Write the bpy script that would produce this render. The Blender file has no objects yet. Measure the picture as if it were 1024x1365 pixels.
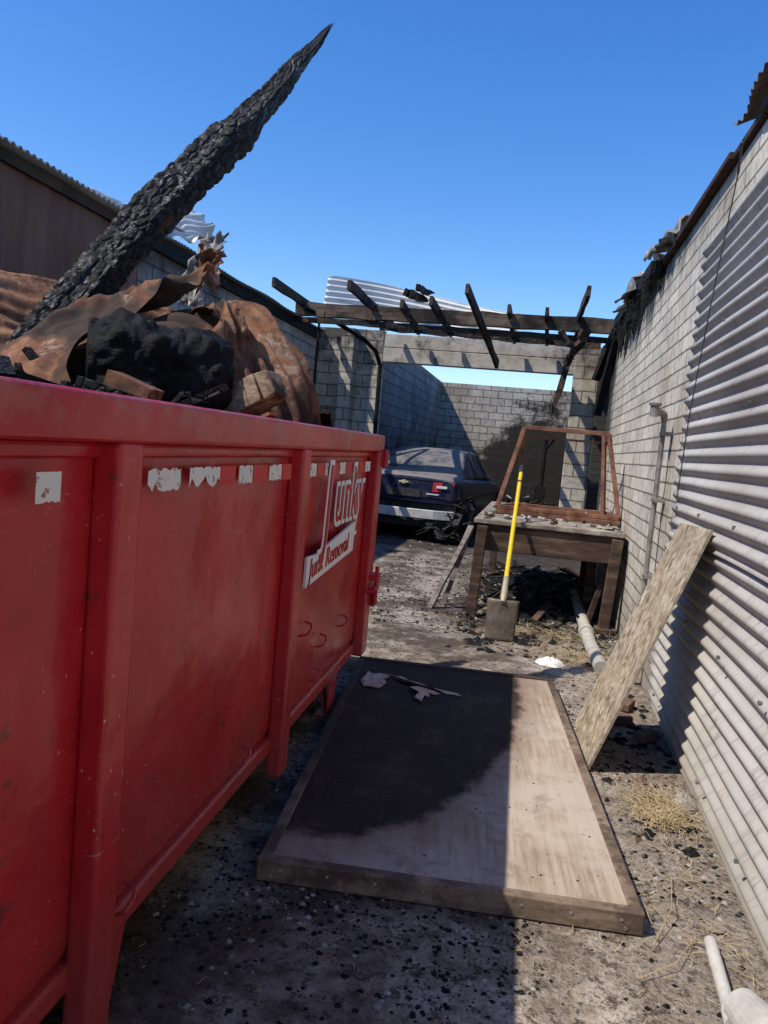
import bpy, math, random, bmesh
from mathutils import Vector, Matrix, noise
random.seed(7)
S=1.45
def V(x,y,z): return Vector((x*S,y*S,z*S))
scn=bpy.context.scene
# ------------------------------------------------------------ materials
class M:
    def __init__(s,name,rough=.8,metal=0.,spec=.3):
        s.m=bpy.data.materials.new(name); s.m.use_nodes=True
        s.n=s.m.node_tree.nodes; s.l=s.m.node_tree.links
        s.b=s.n['Principled BSDF']; s.b.inputs['Roughness'].default_value=rough
        s.b.inputs['Metallic'].default_value=metal; s.b.inputs['Specular IOR Level'].default_value=spec
        s.tc=s.n.new('ShaderNodeTexCoord'); s.obj=s.tc.outputs['Object']
    def set(s,sock,v):
        if isinstance(v,(int,float)): sock.default_value=v
        elif isinstance(v,(tuple,list)):
            sock.default_value=tuple(v)+((1,) if len(v)==3 and sock.type=='RGBA' else ())
        else: s.l.new(v,sock)
    def map(s,scale=(1,1,1),rot=(0,0,0),loc=(0,0,0),src=None):
        k=s.n.new('ShaderNodeMapping'); k.inputs['Scale'].default_value=scale
        k.inputs['Rotation'].default_value=rot; k.inputs['Location'].default_value=loc
        s.l.new(src or s.obj,k.inputs[0]); return k.outputs[0]
    def noise(s,scale,detail=5,rough=.6,vec=None,dist=0):
        k=s.n.new('ShaderNodeTexNoise'); k.inputs['Scale'].default_value=scale
        k.inputs['Detail'].default_value=min(detail,4); k.inputs['Roughness'].default_value=rough
        k.inputs['Distortion'].default_value=dist
        s.l.new(vec or s.obj,k.inputs['Vector']); return k.outputs['Fac']
    def vor(s,scale,vec=None,feat='F1',out='Distance',rnd=1):
        k=s.n.new('ShaderNodeTexVoronoi'); k.feature=feat; k.inputs['Scale'].default_value=scale
        k.inputs['Randomness'].default_value=rnd
        s.l.new(vec or s.obj,k.inputs['Vector']); return k.outputs[out]
    def ramp(s,f,stops,interp='LINEAR'):
        k=s.n.new('ShaderNodeValToRGB'); s.l.new(f,k.inputs[0]); e=k.color_ramp.elements
        k.color_ramp.interpolation=interp
        while len(e)<len(stops): e.new(.5)
        for i,(p,c) in enumerate(stops):
            e[i].position=p
            if isinstance(c,(int,float)): c=(c,c,c)
            e[i].color=tuple(c)+(1,)
        return k.outputs[0]
    def mix(s,f,a,b,mode='MIX'):
        k=s.n.new('ShaderNodeMix'); k.data_type='RGBA'; k.blend_type=mode
        s.set(k.inputs[0],f); s.set(k.inputs[6],a); s.set(k.inputs[7],b); return k.outputs[2]
    def math(s,op,a,b=0.,c=0.,clamp=False):
        k=s.n.new('ShaderNodeMath'); k.operation=op; k.use_clamp=clamp
        s.set(k.inputs[0],a); s.set(k.inputs[1],b); s.set(k.inputs[2],c); return k.outputs[0]
    def sep(s,src=None):
        k=s.n.new('ShaderNodeSeparateXYZ'); s.l.new(src or s.obj,k.inputs[0]); return k.outputs
    def comb(s,x,y,z):
        k=s.n.new('ShaderNodeCombineXYZ')
        for i,q in enumerate((x,y,z)): s.set(k.inputs[i],q)
        return k.outputs[0]
    def col(s,c): s.set(s.b.inputs['Base Color'],c); return s
    def rgh(s,c): s.set(s.b.inputs['Roughness'],c); return s
    def bump(s,h,st=.5,d=.01,prev=None):
        k=s.n.new('ShaderNodeBump'); k.inputs['Strength'].default_value=st; k.inputs['Distance'].default_value=d
        s.l.new(h,k.inputs['Height'])
        if prev is not None: s.l.new(prev,k.inputs['Normal'])
        s.l.new(k.outputs[0],s.b.inputs['Normal']); return k.outputs[0]
    def smooth(s,v,a,b):
        k=s.n.new('ShaderNodeMapRange'); k.interpolation_type='SMOOTHSTEP'
        s.set(k.inputs[0],v); k.inputs[1].default_value=a; k.inputs[2].default_value=b; return k.outputs[0]
def gm(name,stops,scale=3,rough=.85,metal=0,bs=40,bd=.004,stretch=(1,1,1),detail=5,spec=.25):
    m=M(name,rough,metal,spec); v=m.map(stretch)
    m.col(m.ramp(m.noise(scale,detail,.65,v),stops))
    m.bump(m.noise(bs,3,.6,v),.7,bd); return m.m
def charmat(name,sc=28,base=.009,warm=False):
    m=M(name,.65,0,.12)
    vo=m.vor(sc,None,'DISTANCE_TO_EDGE'); n=m.noise(9,5)
    c=m.ramp(n,[(.3,base),(.62,base*2.2),(.8,(.05,.044,.04))])
    if warm: c=m.mix(m.smooth(m.noise(2.2,5),.55,.7),c,(.1,.055,.03))
    m.col(c); h=m.ramp(vo,[(0,0),(.12,1)])
    m.bump(h,.8,.010)
    return m.m
CHAR=charmat('char'); CHARW=charmat('char_wood',22,.012,True)
def wallmat(name,axis,base,soot=None,rowh=.1,bw=.4,mort=.35,seed=0,stain=.8,ms=.006):
    m=M(name,.92,0,.15); x,y,z=m.sep()
    wob=m.noise(7,2); zz=m.math('ADD',z,m.math('MULTIPLY',m.math('SUBTRACT',wob,.5),.012))
    vec=m.comb(y if axis=='y' else x,zz,0.)
    k=m.n.new('ShaderNodeTexBrick'); m.l.new(vec,k.inputs['Vector'])
    k.inputs['Scale'].default_value=1; k.inputs['Brick Width'].default_value=bw; k.inputs['Row Height'].default_value=rowh
    k.inputs['Mortar Size'].default_value=ms; k.inputs['Mortar Smooth'].default_value=.25
    b2=tuple(c*.78 for c in base); k.inputs['Color1'].default_value=tuple(base)+(1,); k.inputs['Color2'].default_value=b2+(1,)
    k.inputs['Mortar'].default_value=tuple(c*mort for c in base)+(1,)
    c=k.outputs['Color']
    st=m.ramp(m.noise(1.3,5,.7,m.map((1,1,.5),loc=(seed,0,0))),[(.35,(.62,.55,.47)),(.55,1.)])
    c=m.mix(stain,c,st,'MULTIPLY')
    spn=m.noise(14,5,.7); sp=m.ramp(spn,[(.36,.5),(.5,1.)]); c=m.mix(.6,c,sp,'MULTIPLY')
    dn=m.smooth(m.math('ADD',z,m.math('MULTIPLY',m.noise(3,5),.6)),.95,.25); c=m.mix(m.math('MULTIPLY',dn,.6),c,(.17,.14,.11))
    if soot: 
        f=soot(m,x,y,z); c=m.mix(f,c,(.020,.018,.016))
    m.col(c)
    p=m.bump(k.outputs['Fac'],-.9,.014); m.bump(spn,.5,.012,p)
    return m.m
# ------------------------------------------------------------ mesh builder
class B:
    def __init__(s): s.v=[];s.f=[];s.mi=[]
    def quad(s,vs,fs,mi=0):
        o=len(s.v); s.v+= [Vector(a) for a in vs]
        for f in fs: s.f.append([o+i for i in f]); s.mi.append(mi)
    def box(s,a,b,mi=0):
        x0,y0,z0=a;x1,y1,z1=b
        s.quad([(x0,y0,z0),(x1,y0,z0),(x1,y1,z0),(x0,y1,z0),(x0,y0,z1),(x1,y0,z1),(x1,y1,z1),(x0,y1,z1)],
          [(0,3,2,1),(4,5,6,7),(0,1,5,4),(1,2,6,5),(2,3,7,6),(3,0,4,7)],mi)
    def beam(s,p0,p1,w,h,mi=0,up=(0,0,1),w1=None,h1=None):
        p0=Vector(p0);p1=Vector(p1);d=(p1-p0).normalized();u=Vector(up)
        if abs(d.dot(u))>.95: u=Vector((1,0,0))
        r=d.cross(u).normalized();u=r.cross(d)
        w1=w if w1 is None else w1;h1=h if h1 is None else h1
        vs=[]
        for p,a,b in((p0,w,h),(p1,w1,h1)):
            for i,j in((-1,-1),(1,-1),(1,1),(-1,1)): vs.append(p+r*i*a/2+u*j*b/2)
        s.quad(vs,[(3,2,1,0),(4,5,6,7),(0,1,5,4),(1,2,6,5),(2,3,7,6),(3,0,4,7)],mi)
    def cyl(s,p0,p1,r0,r1=None,n=16,mi=0,cap=True):
        p0=Vector(p0);p1=Vector(p1);r1=r0 if r1 is None else r1
        d=(p1-p0).normalized();u=Vector((0,0,1)) if abs(d.z)<.9 else Vector((1,0,0))
        a=d.cross(u).normalized();b=a.cross(d)
        vs=[p+(a*math.cos(t)+b*math.sin(t))*r for p,r in((p0,r0),(p1,r1)) for t in[2*math.pi*i/n for i in range(n)]]
        fs=[(i,(i+1)%n,n+(i+1)%n,n+i) for i in range(n)]
        if cap: fs+=[tuple(range(n))[::-1],tuple(range(n,2*n))]
        s.quad(vs,fs,mi)
    def tube(s,pts,r,n=8,mi=0):
        for a,b in zip(pts[:-1],pts[1:]): s.cyl(a,b,r,r,n,mi)
    def done(s,name,mats,parent=None,bevel=0,smooth=False,seg=2):
        me=bpy.data.meshes.new(name); me.from_pydata([tuple(v) for v in s.v],[],s.f)
        for m in(mats if isinstance(mats,list) else [mats]): me.materials.append(m)
        me.polygons.foreach_set('material_index',s.mi)
        if smooth: me.polygons.foreach_set('use_smooth',[True]*len(s.f))
        me.update(); o=bpy.data.objects.new(name,me); scn.collection.objects.link(o)
        if parent: o.parent=parent
        if bevel:
            b=o.modifiers.new('b','BEVEL'); b.width=bevel;b.segments=seg;b.limit_method='ANGLE'
        return o
def empty(name,loc=(0,0,0),rz=0,parent=None):
    e=bpy.data.objects.new(name,None); scn.collection.objects.link(e); e.location=loc; e.rotation_euler=(0,0,rz); e.empty_display_size=.2
    if parent: e.parent=parent
    return e
def N(p,sc=1.,o=0): return noise.noise(Vector((p[0]*sc+o,p[1]*sc+o*1.7,p[2]*sc-o)))
def surf(name,fn,nu,nv,mats,parent=None,smooth=True,thick=0):
    b=B(); vs=[fn(i/(nu-1),j/(nv-1)) for i in range(nu) for j in range(nv)]
    fs=[];
    for i in range(nu-1):
        for j in range(nv-1):
            fs.append((i*nv+j,(i+1)*nv+j,(i+1)*nv+j+1,i*nv+j+1))
    b.quad(vs,fs); o=b.done(name,mats,parent,smooth=smooth)
    if thick:
        m=o.modifiers.new('s','SOLIDIFY'); m.thickness=thick; m.offset=0
    return o
def corr(name,o,ud,vd,L,W,mat,pitch=.076,amp=.009,nu=12,bend=None,jag=0,parent=None,seed=0,thick=.0015):
    ud=Vector(ud).normalized();vd=Vector(vd).normalized();n=ud.cross(vd);o=Vector(o)
    nv=int(W/pitch*8)+1
    def fn(a,c):
        v=c*W; u=a*L
        if jag: u+= (a)*jag*(N((v*2.3,seed,0))+.5*N((v*9,seed,3)))
        p=o+ud*u+vd*v+n*amp*math.sin(2*math.pi*v/pitch)
        if bend: p+=bend(a,c)
        return p
    return surf(name,fn,nu,nv,mat,parent,thick=thick)
def crom(pts,t):
    n=len(pts)-1; x=min(max(t,0),.99999)*n; i=int(x); f=x-i
    p=[pts[max(i-1,0)],pts[i],pts[i+1],pts[min(i+2,n)]]
    return .5*((2*p[1])+(p[2]-p[0])*f+(2*p[0]-5*p[1]+4*p[2]-p[3])*f*f+(3*p[1]-p[0]-3*p[2]+p[3])*f**3)
# ------------------------------------------------------------ world / light / camera
w=bpy.data.worlds.new('World'); scn.world=w; w.use_nodes=True
nt=w.node_tree; bg=nt.nodes['Background']; sk=nt.nodes.new('ShaderNodeTexSky'); sk.sky_type='NISHITA'
sk.sun_disc=False; sd=Vector((1,.7,-1.65)).normalized()
sk.sun_elevation=math.asin(-sd.z); sk.sun_rotation=math.atan2(-sd.x,-sd.y)
sk.air_density=1.15; sk.dust_density=.4; sk.ozone_density=4.0; sk.altitude=100
hs=nt.nodes.new('ShaderNodeHueSaturation'); hs.inputs['Hue'].default_value=.511; hs.inputs['Saturation'].default_value=1.32; hs.inputs['Value'].default_value=1.35
nt.links.new(sk.outputs[0],hs.inputs['Color']); nt.links.new(hs.outputs[0],bg.inputs[0]); bg.inputs[1].default_value=.145
L=bpy.data.lights.new('sun','SUN'); L.energy=5.0; L.angle=math.radians(.5); L.color=(1,.93,.83)
lo=bpy.data.objects.new('sun',L); scn.collection.objects.link(lo); lo.rotation_euler=sd.to_track_quat('-Z','Y').to_euler(); lo.location=(-5,-5,10)
cam=bpy.data.cameras.new('camera'); co=bpy.data.objects.new('camera',cam); scn.collection.objects.link(co); scn.camera=co
cam.sensor_fit='HORIZONTAL'; cam.sensor_width=36; cam.lens=36; cam.clip_end=2000; cam.clip_start=.05
y,p,r=math.radians(10.8),math.radians(5.02),.09
fw=Vector((-math.sin(y)*math.cos(p),math.cos(y)*math.cos(p),-math.sin(p))); r0=Vector((math.cos(y),math.sin(y),0)); u0=r0.cross(fw)
R=r0*math.cos(r)+u0*math.sin(r); U=-r0*math.sin(r)+u0*math.cos(r)
mt=Matrix((R,U,-fw)).transposed().to_4x4(); mt.translation=Vector((0,0,S)); co.matrix_world=mt
scn.view_settings.view_transform='Standard'; scn.view_settings.look='None'; scn.view_settings.exposure=0
# ------------------------------------------------------------ ground
m=M('ground_mat',.93,0,.12); x,yy,z=m.sep()
n1=m.noise(.9,5,.7); n2=m.noise(7,5,.8); n3=m.noise(45,5,.8)
c=m.ramp(n2,[(.30,(.17,.13,.098)),(.46,(.35,.29,.225)),(.60,(.52,.45,.365))])
pale=m.smooth(m.math('ADD',yy,m.math('MULTIPLY',n1,2.)),5.8,7.2)
c=m.mix(m.math('MULTIPLY',pale,.55),c,(.55,.50,.44))
d1=m.smooth(m.math('ADD',m.noise(1.6,5,.75,m.map(loc=(3,1,0))),m.math('MULTIPLY',m.math('SUBTRACT',n3,.5),.35)),.42,.58)
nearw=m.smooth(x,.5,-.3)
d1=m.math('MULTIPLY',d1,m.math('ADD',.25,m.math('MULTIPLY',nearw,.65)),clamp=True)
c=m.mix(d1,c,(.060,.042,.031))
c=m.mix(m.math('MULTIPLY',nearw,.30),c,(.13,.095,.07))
d2=m.math('MULTIPLY',m.smooth(m.noise(16,5,.85,m.map(loc=(8,3,0))),.52,.60),.75); c=m.mix(d2,c,(.05,.038,.029))
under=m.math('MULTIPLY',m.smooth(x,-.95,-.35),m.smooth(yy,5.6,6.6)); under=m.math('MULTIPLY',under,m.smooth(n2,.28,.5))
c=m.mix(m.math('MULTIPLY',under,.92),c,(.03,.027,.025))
back=m.smooth(yy,9.5,12.0); c=m.mix(m.math('MULTIPLY',back,.9),c,(.045,.04,.036))
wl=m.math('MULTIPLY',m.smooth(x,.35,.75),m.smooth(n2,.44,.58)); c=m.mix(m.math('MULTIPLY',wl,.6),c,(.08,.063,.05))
sp=m.ramp(n3,[(.38,.4),(.5,1.),(.66,1.25)]); c=m.mix(.8,c,sp,'MULTIPLY')
m.col(c); pv=m.bump(n2,.6,.04); m.bump(n3,.9,.014,pv)
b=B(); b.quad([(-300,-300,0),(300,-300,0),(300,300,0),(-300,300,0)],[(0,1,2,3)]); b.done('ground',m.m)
# ------------------------------------------------------------ right wall
def soot_r(m,x,y,z):
    n=m.noise(1.7,5,.75,m.map((1,1,.5))); a=m.smooth(m.math('ADD',z,m.math('MULTIPLY',n,1.5)),3.35,3.95)
    a=m.math('MULTIPLY',a,m.smooth(y,3.8,6.5))
    f=m.math('MULTIPLY',m.smooth(m.math('ADD',y,m.math('MULTIPLY',n,2.)),10.3,11.3),.93)
    return m.math('MAXIMUM',a,f)
WR=wallmat('painted_block_r','y',(.66,.61,.51),soot_r,.105,.41,.28,ms=.008)
bw=empty('block_wall')
XW=.585*S
b=B(); b.box((XW,-3,0),(XW+.2,7.3*S,2.1*S)); b.box((XW,8.75*S,0),(XW+.2,15*S,2.28*S)); b.box((XW,7.3*S,1.85*S),(XW+.2,8.75*S,2.25*S)); b.box((XW,7.0*S,2.1*S+.002),(XW+.2,7.3*S,2.2*S))
b.done('masonry',WR,bw)
b=B(); b.box((XW+.5,7.1*S,0),(XW+.6,9*S,2*S)); b.box((XW+.2,7.0*S,0),(XW+.5,7.3*S-.01,2*S)); b.done('doorway_recess',gm('soot_plaster',[(.3,.015),(.7,.06)],2),bw)
RUSTD=gm('dark_rust',[(.3,(.02,.014,.01)),(.55,(.055,.032,.022)),(.75,(.11,.06,.038))],5,.85,.1)
b=B()
yv=-1.
while yv<6.6*S:
    l=random.uniform(.5,1.1); b.box((XW-.04+random.uniform(-.015,.015),yv,2.1*S+.003),(XW+.16,yv+l-.01,2.1*S+random.uniform(.035,.06))); yv+=l
b.done('top_plate',RUSTD,bw,.006)
m=M('galvanized_siding',.6,.1,.3); n=m.noise(1.2,5,.7,m.map((1,.4,1.3)))
c=m.ramp(n,[(.3,(.34,.315,.27)),(.5,(.46,.435,.385)),(.7,(.55,.53,.48))])
c=m.mix(m.math('MULTIPLY',m.smooth(m.noise(5,5,.8,m.map((1,2.5,.6))),.56,.70),.6),c,(.25,.175,.12))
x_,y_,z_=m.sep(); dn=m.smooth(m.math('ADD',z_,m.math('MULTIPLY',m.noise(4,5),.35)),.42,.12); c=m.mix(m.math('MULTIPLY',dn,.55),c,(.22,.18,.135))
str_=m.smooth(m.noise(3,4,.8,m.map((1,6,.25),loc=(3,3,3))),.52,.68); c=m.mix(m.math('MULTIPLY',str_,.4),c,(.22,.20,.17))
m.col(c); m.bump(m.noise(25,4,.7),.35,.004); GALV=m.m
def bendR(a,c): return Vector((.012*N((a*5,c*4,1),1,2),0,.004*N((a*7,c*9,4),1,2)))
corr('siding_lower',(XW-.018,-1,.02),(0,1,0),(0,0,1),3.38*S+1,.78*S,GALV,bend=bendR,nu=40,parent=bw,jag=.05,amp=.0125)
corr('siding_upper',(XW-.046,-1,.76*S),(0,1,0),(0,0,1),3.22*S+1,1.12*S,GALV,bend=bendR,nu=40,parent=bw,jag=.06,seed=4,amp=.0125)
b=B()
for zz in(.12,.5,.86,1.2,1.5,1.83):
    for k in range(7): 
        q=3.1*S-k*.62+random.uniform(-.05,.05); b.cyl((XW-.062,q,zz*S),(XW-.050,q,zz*S),.009,.007,8)
b.done('siding_screws',gm('screw',[(.3,.12),(.7,.3)],20,.5,.6),bw)
WIRE=gm('wire',[(.3,.03),(.7,.08)],20,.6)
b=B()
b.tube([V(.545,2.75,1.98),V(.54,2.9,1.6),V(.54,3.05,1.2),V(.545,3.12,.9)],.0035,6)
b.tube([V(.545,2.75,1.98),V(.515,2.6,2.02)],.006,6)
b.done('hanging_wire',WIRE,bw)
PIPE=gm('painted_pipe',[(.3,(.16,.15,.135)),(.6,(.32,.30,.27))],12,.5,.3)
b=B(); xp=XW-.06
b.cyl((xp,3.65*S,.38*S),(xp,3.65*S,1.22*S),.017,n=14); b.cyl((xp,3.65*S,.0),(xp,3.65*S,.38*S),.021,n=14)
b.tube([(xp,3.65*S,1.22*S),(xp-.01,3.63*S,1.245*S),(xp-.05,3.6*S,1.25*S),(xp-.09,3.58*S,1.25*S)],.022,12)
b.cyl((xp-.08,3.585*S,1.25*S-.03),(xp-.08,3.585*S,1.25*S+.04),.028,n=12); b.cyl((xp-.08,3.585*S,1.25*S+.04),(xp-.08,3.585*S,1.25*S+.055),.04,n=12)
for zz in(.5,.85,1.15): b.box((xp-.02,3.64*S-.03,zz*S),(XW+.002,3.64*S+.04,zz*S+.025))
b.done('standpipe',PIPE,None)
def crump(a,sc,seed): 
    def f(u,v): 
        return Vector((N((u*sc,v*sc,seed)),N((u*sc,v*sc,seed+5)),N((u*sc,v*sc,seed+9))))*a
    return f
RUSTS=gm('rusty_sheet',[(.3,(.05,.035,.03)),(.5,(.12,.085,.07)),(.7,(.22,.19,.17))],3,.7,.3)
GRAYS=gm('scorched_sheet',[(.3,(.07,.065,.06)),(.5,(.20,.19,.175)),(.7,(.42,.41,.39))],4,.6,.3)
corr('roof_sheet_remnant',V(.515,2.15,2.16),(.5,0,.22),(.02,1,.01),.8,1.0,RUSTS,jag=.1,bend=crump(.05,3,1),parent=bw)
corr('roof_sheet_remnant_b',V(.49,4.0,2.15),(.5,.1,.32),(.03,1,.03),.5,.9,GRAYS,jag=.12,bend=crump(.12,4,3),parent=bw)
corr('roof_sheet_remnant_c',V(.46,5.3,2.12),(.35,.1,.42),(.03,1,.02),.5,.9,GRAYS,jag=.14,bend=crump(.14,4,6),parent=bw)
b=B()
for i in range(60):
    q=random.uniform(4.4,7.4); l=random.uniform(.08,.42)*(1.3 if 4.9<q<6.4 else .6); xx=XW-random.uniform(.02,.09)
    b.beam((xx,q*S,2.12*S),(xx-random.uniform(-.02,.05),q*S+random.uniform(-.12,.12),2.12*S-l),random.uniform(.03,.09),random.uniform(.01,.03),0,(0,1,0),.01,.01)
b.beam(V(.58,6.9,2.15),V(.50,7.35,1.45),.1,.08); b.beam(V(.57,7.2,2.2),V(.45,7.3,1.75),.12,.05); b.beam(V(.56,4.7,2.14),V(.56,6.9,2.2),.1,.12)
b.done('charred_fascia',CHAR,bw)
# ------------------------------------------------------------ burned garage
def soot_b(m,x,y,z):
    n=m.noise(1.6,5,.85,m.map((1,1,1.2),loc=(2,0,1)))
    a=m.math('ADD',m.math('MULTIPLY',m.smooth(x,-2.2,-.2),.80),m.math('MULTIPLY',m.smooth(z,3.3,.8),.85)); a=m.math('ADD',a,m.math('MULTIPLY',m.math('SUBTRACT',n,.5),1.6))
    return m.math('MULTIPLY',m.smooth(a,.70,1.10),.96)
def soot_l(m,x,y,z):
    n=m.noise(1.1,5,.75); a=m.smooth(m.math('ADD',m.math('MULTIPLY',z,-.5),m.math('MULTIPLY',n,2.5)),.1,.9); return m.math('MULTIPLY',a,.8)
def soot_f(m,x,y,z):
    n=m.noise(1.4,5,.75); return m.math('MULTIPLY',m.smooth(m.math('ADD',m.math('MULTIPLY',z,.25),n),1.1,1.4),.85)
g=empty('burned_garage')
WB=wallmat('block_rear','x',(.50,.46,.39),soot_b,.2,.41,.3,ms=.014); WI=wallmat('block_inner','y',(.38,.36,.34),soot_l,.2,.41,.35,3,ms=.012); WF=wallmat('block_front','x',(.62,.57,.47),soot_f,.2,.41,.3,5,ms=.012)
b=B(); b.box(V(-1.95,15,0),V(.585,15.14,2.3)); b.done('rear_wall',WB,g)
b=B(); b.box(V(-2.09,9.15,0),V(-1.95,15.14,2.3)); b.done('inner_wall',WI,g)
b=B(); b.box(V(-2.698,9,0),V(-1.9,9.14,2.33)); b.box(V(.31,9,0),V(.583,9.14,2.3)); b.box(V(-2.35,8.75,0),V(-2.2,8.995,2.3)); b.box(V(-2.02,8.9,0),V(-1.9,8.995,1.9)); b.done('front_wall',WF,g,.01)
LINT=M('lintel_concrete',.9); LINT.col(LINT.mix(LINT.smooth(LINT.noise(2,5,.75),.50,.72),LINT.ramp(LINT.noise(5,5,.7),[(.35,(.36,.33,.28)),(.6,(.52,.485,.42))]),(.07,.06,.05))); LINT.bump(LINT.noise(25,5),.5,.01)
b=B(); b.box(V(-1.9,9.005,1.97),V(.31,9.135,2.135)); b.box(V(-1.9,9.008,2.142),V(.31,9.13,2.30)); b.done('lintel',LINT.m,g,.008)
BW=charmat('burnt_beam',14,.014,True)
RAF=M('burnt_timber',.8,0,.15); RAF.col(RAF.mix(RAF.smooth(RAF.noise(2.5,5,.7),.40,.52),(.016,.014,.013),RAF.ramp(RAF.noise(6,5,.6,RAF.map((.3,3,3))),[(.3,(.03,.020,.015)),(.7,(.10,.068,.05))]))); RAF.bump(RAF.noise(30,4,.6,RAF.map((.3,3,3))),.6,.01)
MB=M('burnt_beam_b',.8,0,.15); MB.col(MB.mix(MB.smooth(MB.noise(1.8,5,.7,MB.map((.6,1,1))),.38,.60),(.020,.017,.015),MB.ramp(MB.noise(5,5,.6,MB.map((.3,3,6))),[(.3,(.07,.05,.038)),(.7,(.20,.145,.105))]))); MB.bump(MB.noise(25,4,.6,MB.map((.3,3,6))),.6,.01)
def jb(bb,p0,p1,w,h,n=10,mi=0,am=.02,seed=0,tip=False):
    pp=[Vector(p0).lerp(Vector(p1),i/n)+Vector((N((i*.7,seed,0)),N((i*.7,seed,5)),N((i*.7,seed,9))))*am for i in range(n+1)]
    ws=[1+.22*N((i*.9,seed,20)) for i in range(n+1)]
    if tip: ws[-1]=.15; ws[-2]*=.6
    for i in range(n): bb.beam(pp[i],pp[i+1],w*ws[i],h*ws[i],mi,(0,0,1),w*ws[i+1],h*ws[i+1])
b=B()
jb(b,V(-2.69,8.05,2.36),V(.7,8.0,2.355),.12,.20,20,0,.02,3)
b.done('roof_girder',MB.m,g)
b=B()
jb(b,V(-2.69,8.02,2.25),V(.6,8.05,2.225),.06,.08,24,0,.02,8); jb(b,V(-1.9,8.7,2.33),V(.55,8.7,2.27),.06,.13,20,0,.03,9)
b.done('girder_flange',BW,g)
b=B()
for i,(x,y0,z0,y1,z1,x1) in enumerate([(-2.62,7.1,2.44,8.9,2.42,-2.6),(-1.88,7.1,2.45,8.9,2.40,-1.80),(-1.18,7.65,2.45,8.9,2.33,-1.10),(-.77,7.05,2.46,8.95,2.02,-.55),(.29,6.9,2.46,8.3,2.42,.26),(-.42,7.8,2.44,8.9,2.30,-.38),(-1.5,7.8,2.43,8.9,2.33,-1.48),(-.05,7.8,2.43,8.9,2.30,-.02)]):
    jb(b,V(x,y0,z0),V(x1,y1,z1),.05,.13,6,0,.012,i*3,False)
jb(b,V(.29,8.3,2.38),V(.246,8.8,2.1),.07,.10,6,0,.02,40); jb(b,V(.246,8.8,2.15),V(.11,8.65,1.47),.05,.10,6,0,.02,41,True)
jb(b,V(.35,7.95,2.30),V(.25,8.1,2.05),.16,.06,5,0,.05,45,True); jb(b,V(.1,7.95,2.28),V(.27,8.0,2.08),.10,.06,5,0,.05,46,True)
b.done('charred_rafters',RAF.m,g)
b=B(); b.tube([V(-2.55,7.9,2.35),V(-2.3,8.3,2.28),V(-2.05,8.6,2.16),V(-1.93,8.75,2.05),V(-1.88,8.8,1.9),V(-1.86,8.8,0)],.035,10); b.tube([V(-2.5,8.3,2.3),V(-2.5,8.3,1.2)],.02,8); b.done('door_track',CHAR,g)
WM=gm('white_roof_sheet',[(.3,(.38,.39,.39)),(.6,(.54,.55,.56)),(.8,(.66,.67,.68))],1.5,.5,.1,bd=.002)
def bw1(a,c): return Vector((0,.3*math.sin(a*4),-.36*(a**1.2)*(.25+.75*c)+.05*math.sin(a*5)))*S
corr('collapsed_roof',V(-3.0,10,2.52),(1,0,0),(0,.35,1),2.6*S,.72*S,WM,pitch=.13,amp=.026,nu=50,bend=bw1,parent=g)
b=B(); jb(b,V(-1.9,10.1,3.0),V(-1.6,10.1,2.9),.22,.14,6,0,.06,60,True); jb(b,V(-1.75,10,3.05),V(-1.5,10,2.98),.2,.1,4,0,.06,64,True); jb(b,V(-.9,9.6,2.42),V(-.2,9.7,2.38),.1,.1,6,0,.04,65); b.done('charred_scraps',CHAR,g)
b=B()
for i in range(420):
    x=random.uniform(-.9,.5)*S; q=random.triangular(9.3,14.5,10.5)*S; s=random.uniform(.03,.28); h=random.uniform(0,.5)*max(0,1-abs(x+.2)/1.6)
    d=Vector((random.uniform(-1,1),random.uniform(-1,1),random.uniform(-.4,.5))).normalized()*s
    b.beam(Vector((x,q,h+.03))-d,Vector((x,q,h+.03))+d,random.uniform(.02,.12),random.uniform(.01,.07),random.choice([0,0,0,1,2]),(0,.3,1))
b.done('rubble_pile',[CHAR,gm('ash',[(.3,.2),(.7,.5)],8),RUSTD])
b=B(); b.tube([V(.12,13,0),V(.12,13,1.35)],.05,8); b.tube([V(.1,13,1.1),V(.25,13,1.35)],.04,8); b.box(V(.02,12.9,0),V(.2,13.1,.55)); b.done('burnt_post',CHAR)
# ------------------------------------------------------------ left building
sh=empty('metal_shed'); XL=-2.7*S
m=M('brown_siding',.75,0,.2); n=m.noise(1.,5,.7,m.map((1,3,.5))); m.col(m.ramp(n,[(.3,(.12,.055,.038)),(.55,(.19,.095,.065)),(.75,(.26,.145,.105))])); m.bump(m.noise(20,4),.4,.006); BR=m.m
corr('siding',(XL,-2,0),(0,0,1),(0,1,0),2.24*S,4.75*S+2,BR,pitch=.25,amp=.006,nu=10,parent=sh)
b=B(); b.box((XL-5,-2,0),(XL-.02,4.7*S,2.15*S)); b.done('shed_body',BR,sh)
ROOF=gm('shed_roof',[(.3,(.2,.2,.2)),(.6,(.42,.42,.42))],2,.5,.4)
corr('shed_roof',(XL+.14,-2,2.27*S),(-1,0,.12),(0,1,0),5,4.8*S+2,ROOF,amp=.014,nu=6,parent=sh)
b=B(); b.box((XL-.0,-2,2.20*S),(XL+.04,4.75*S,2.255*S)); b.done('fascia',gm('fascia_mat',[(.3,(.02,.015,.013)),(.7,(.07,.05,.04))]),sh)
bl=empty('block_building')
def soot_l2(m,x,y,z):
    n=m.noise(1.2,5,.75); a=m.smooth(m.math('ADD',z,m.math('MULTIPLY',n,1.6)),3.2,4.2); a=m.math('MULTIPLY',a,m.smooth(y,12,8)); return m.math('MULTIPLY',a,.9)
WL=wallmat('block_left','y',(.55,.51,.46),soot_l2,.2,.41,.3,9,ms=.012)
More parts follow.
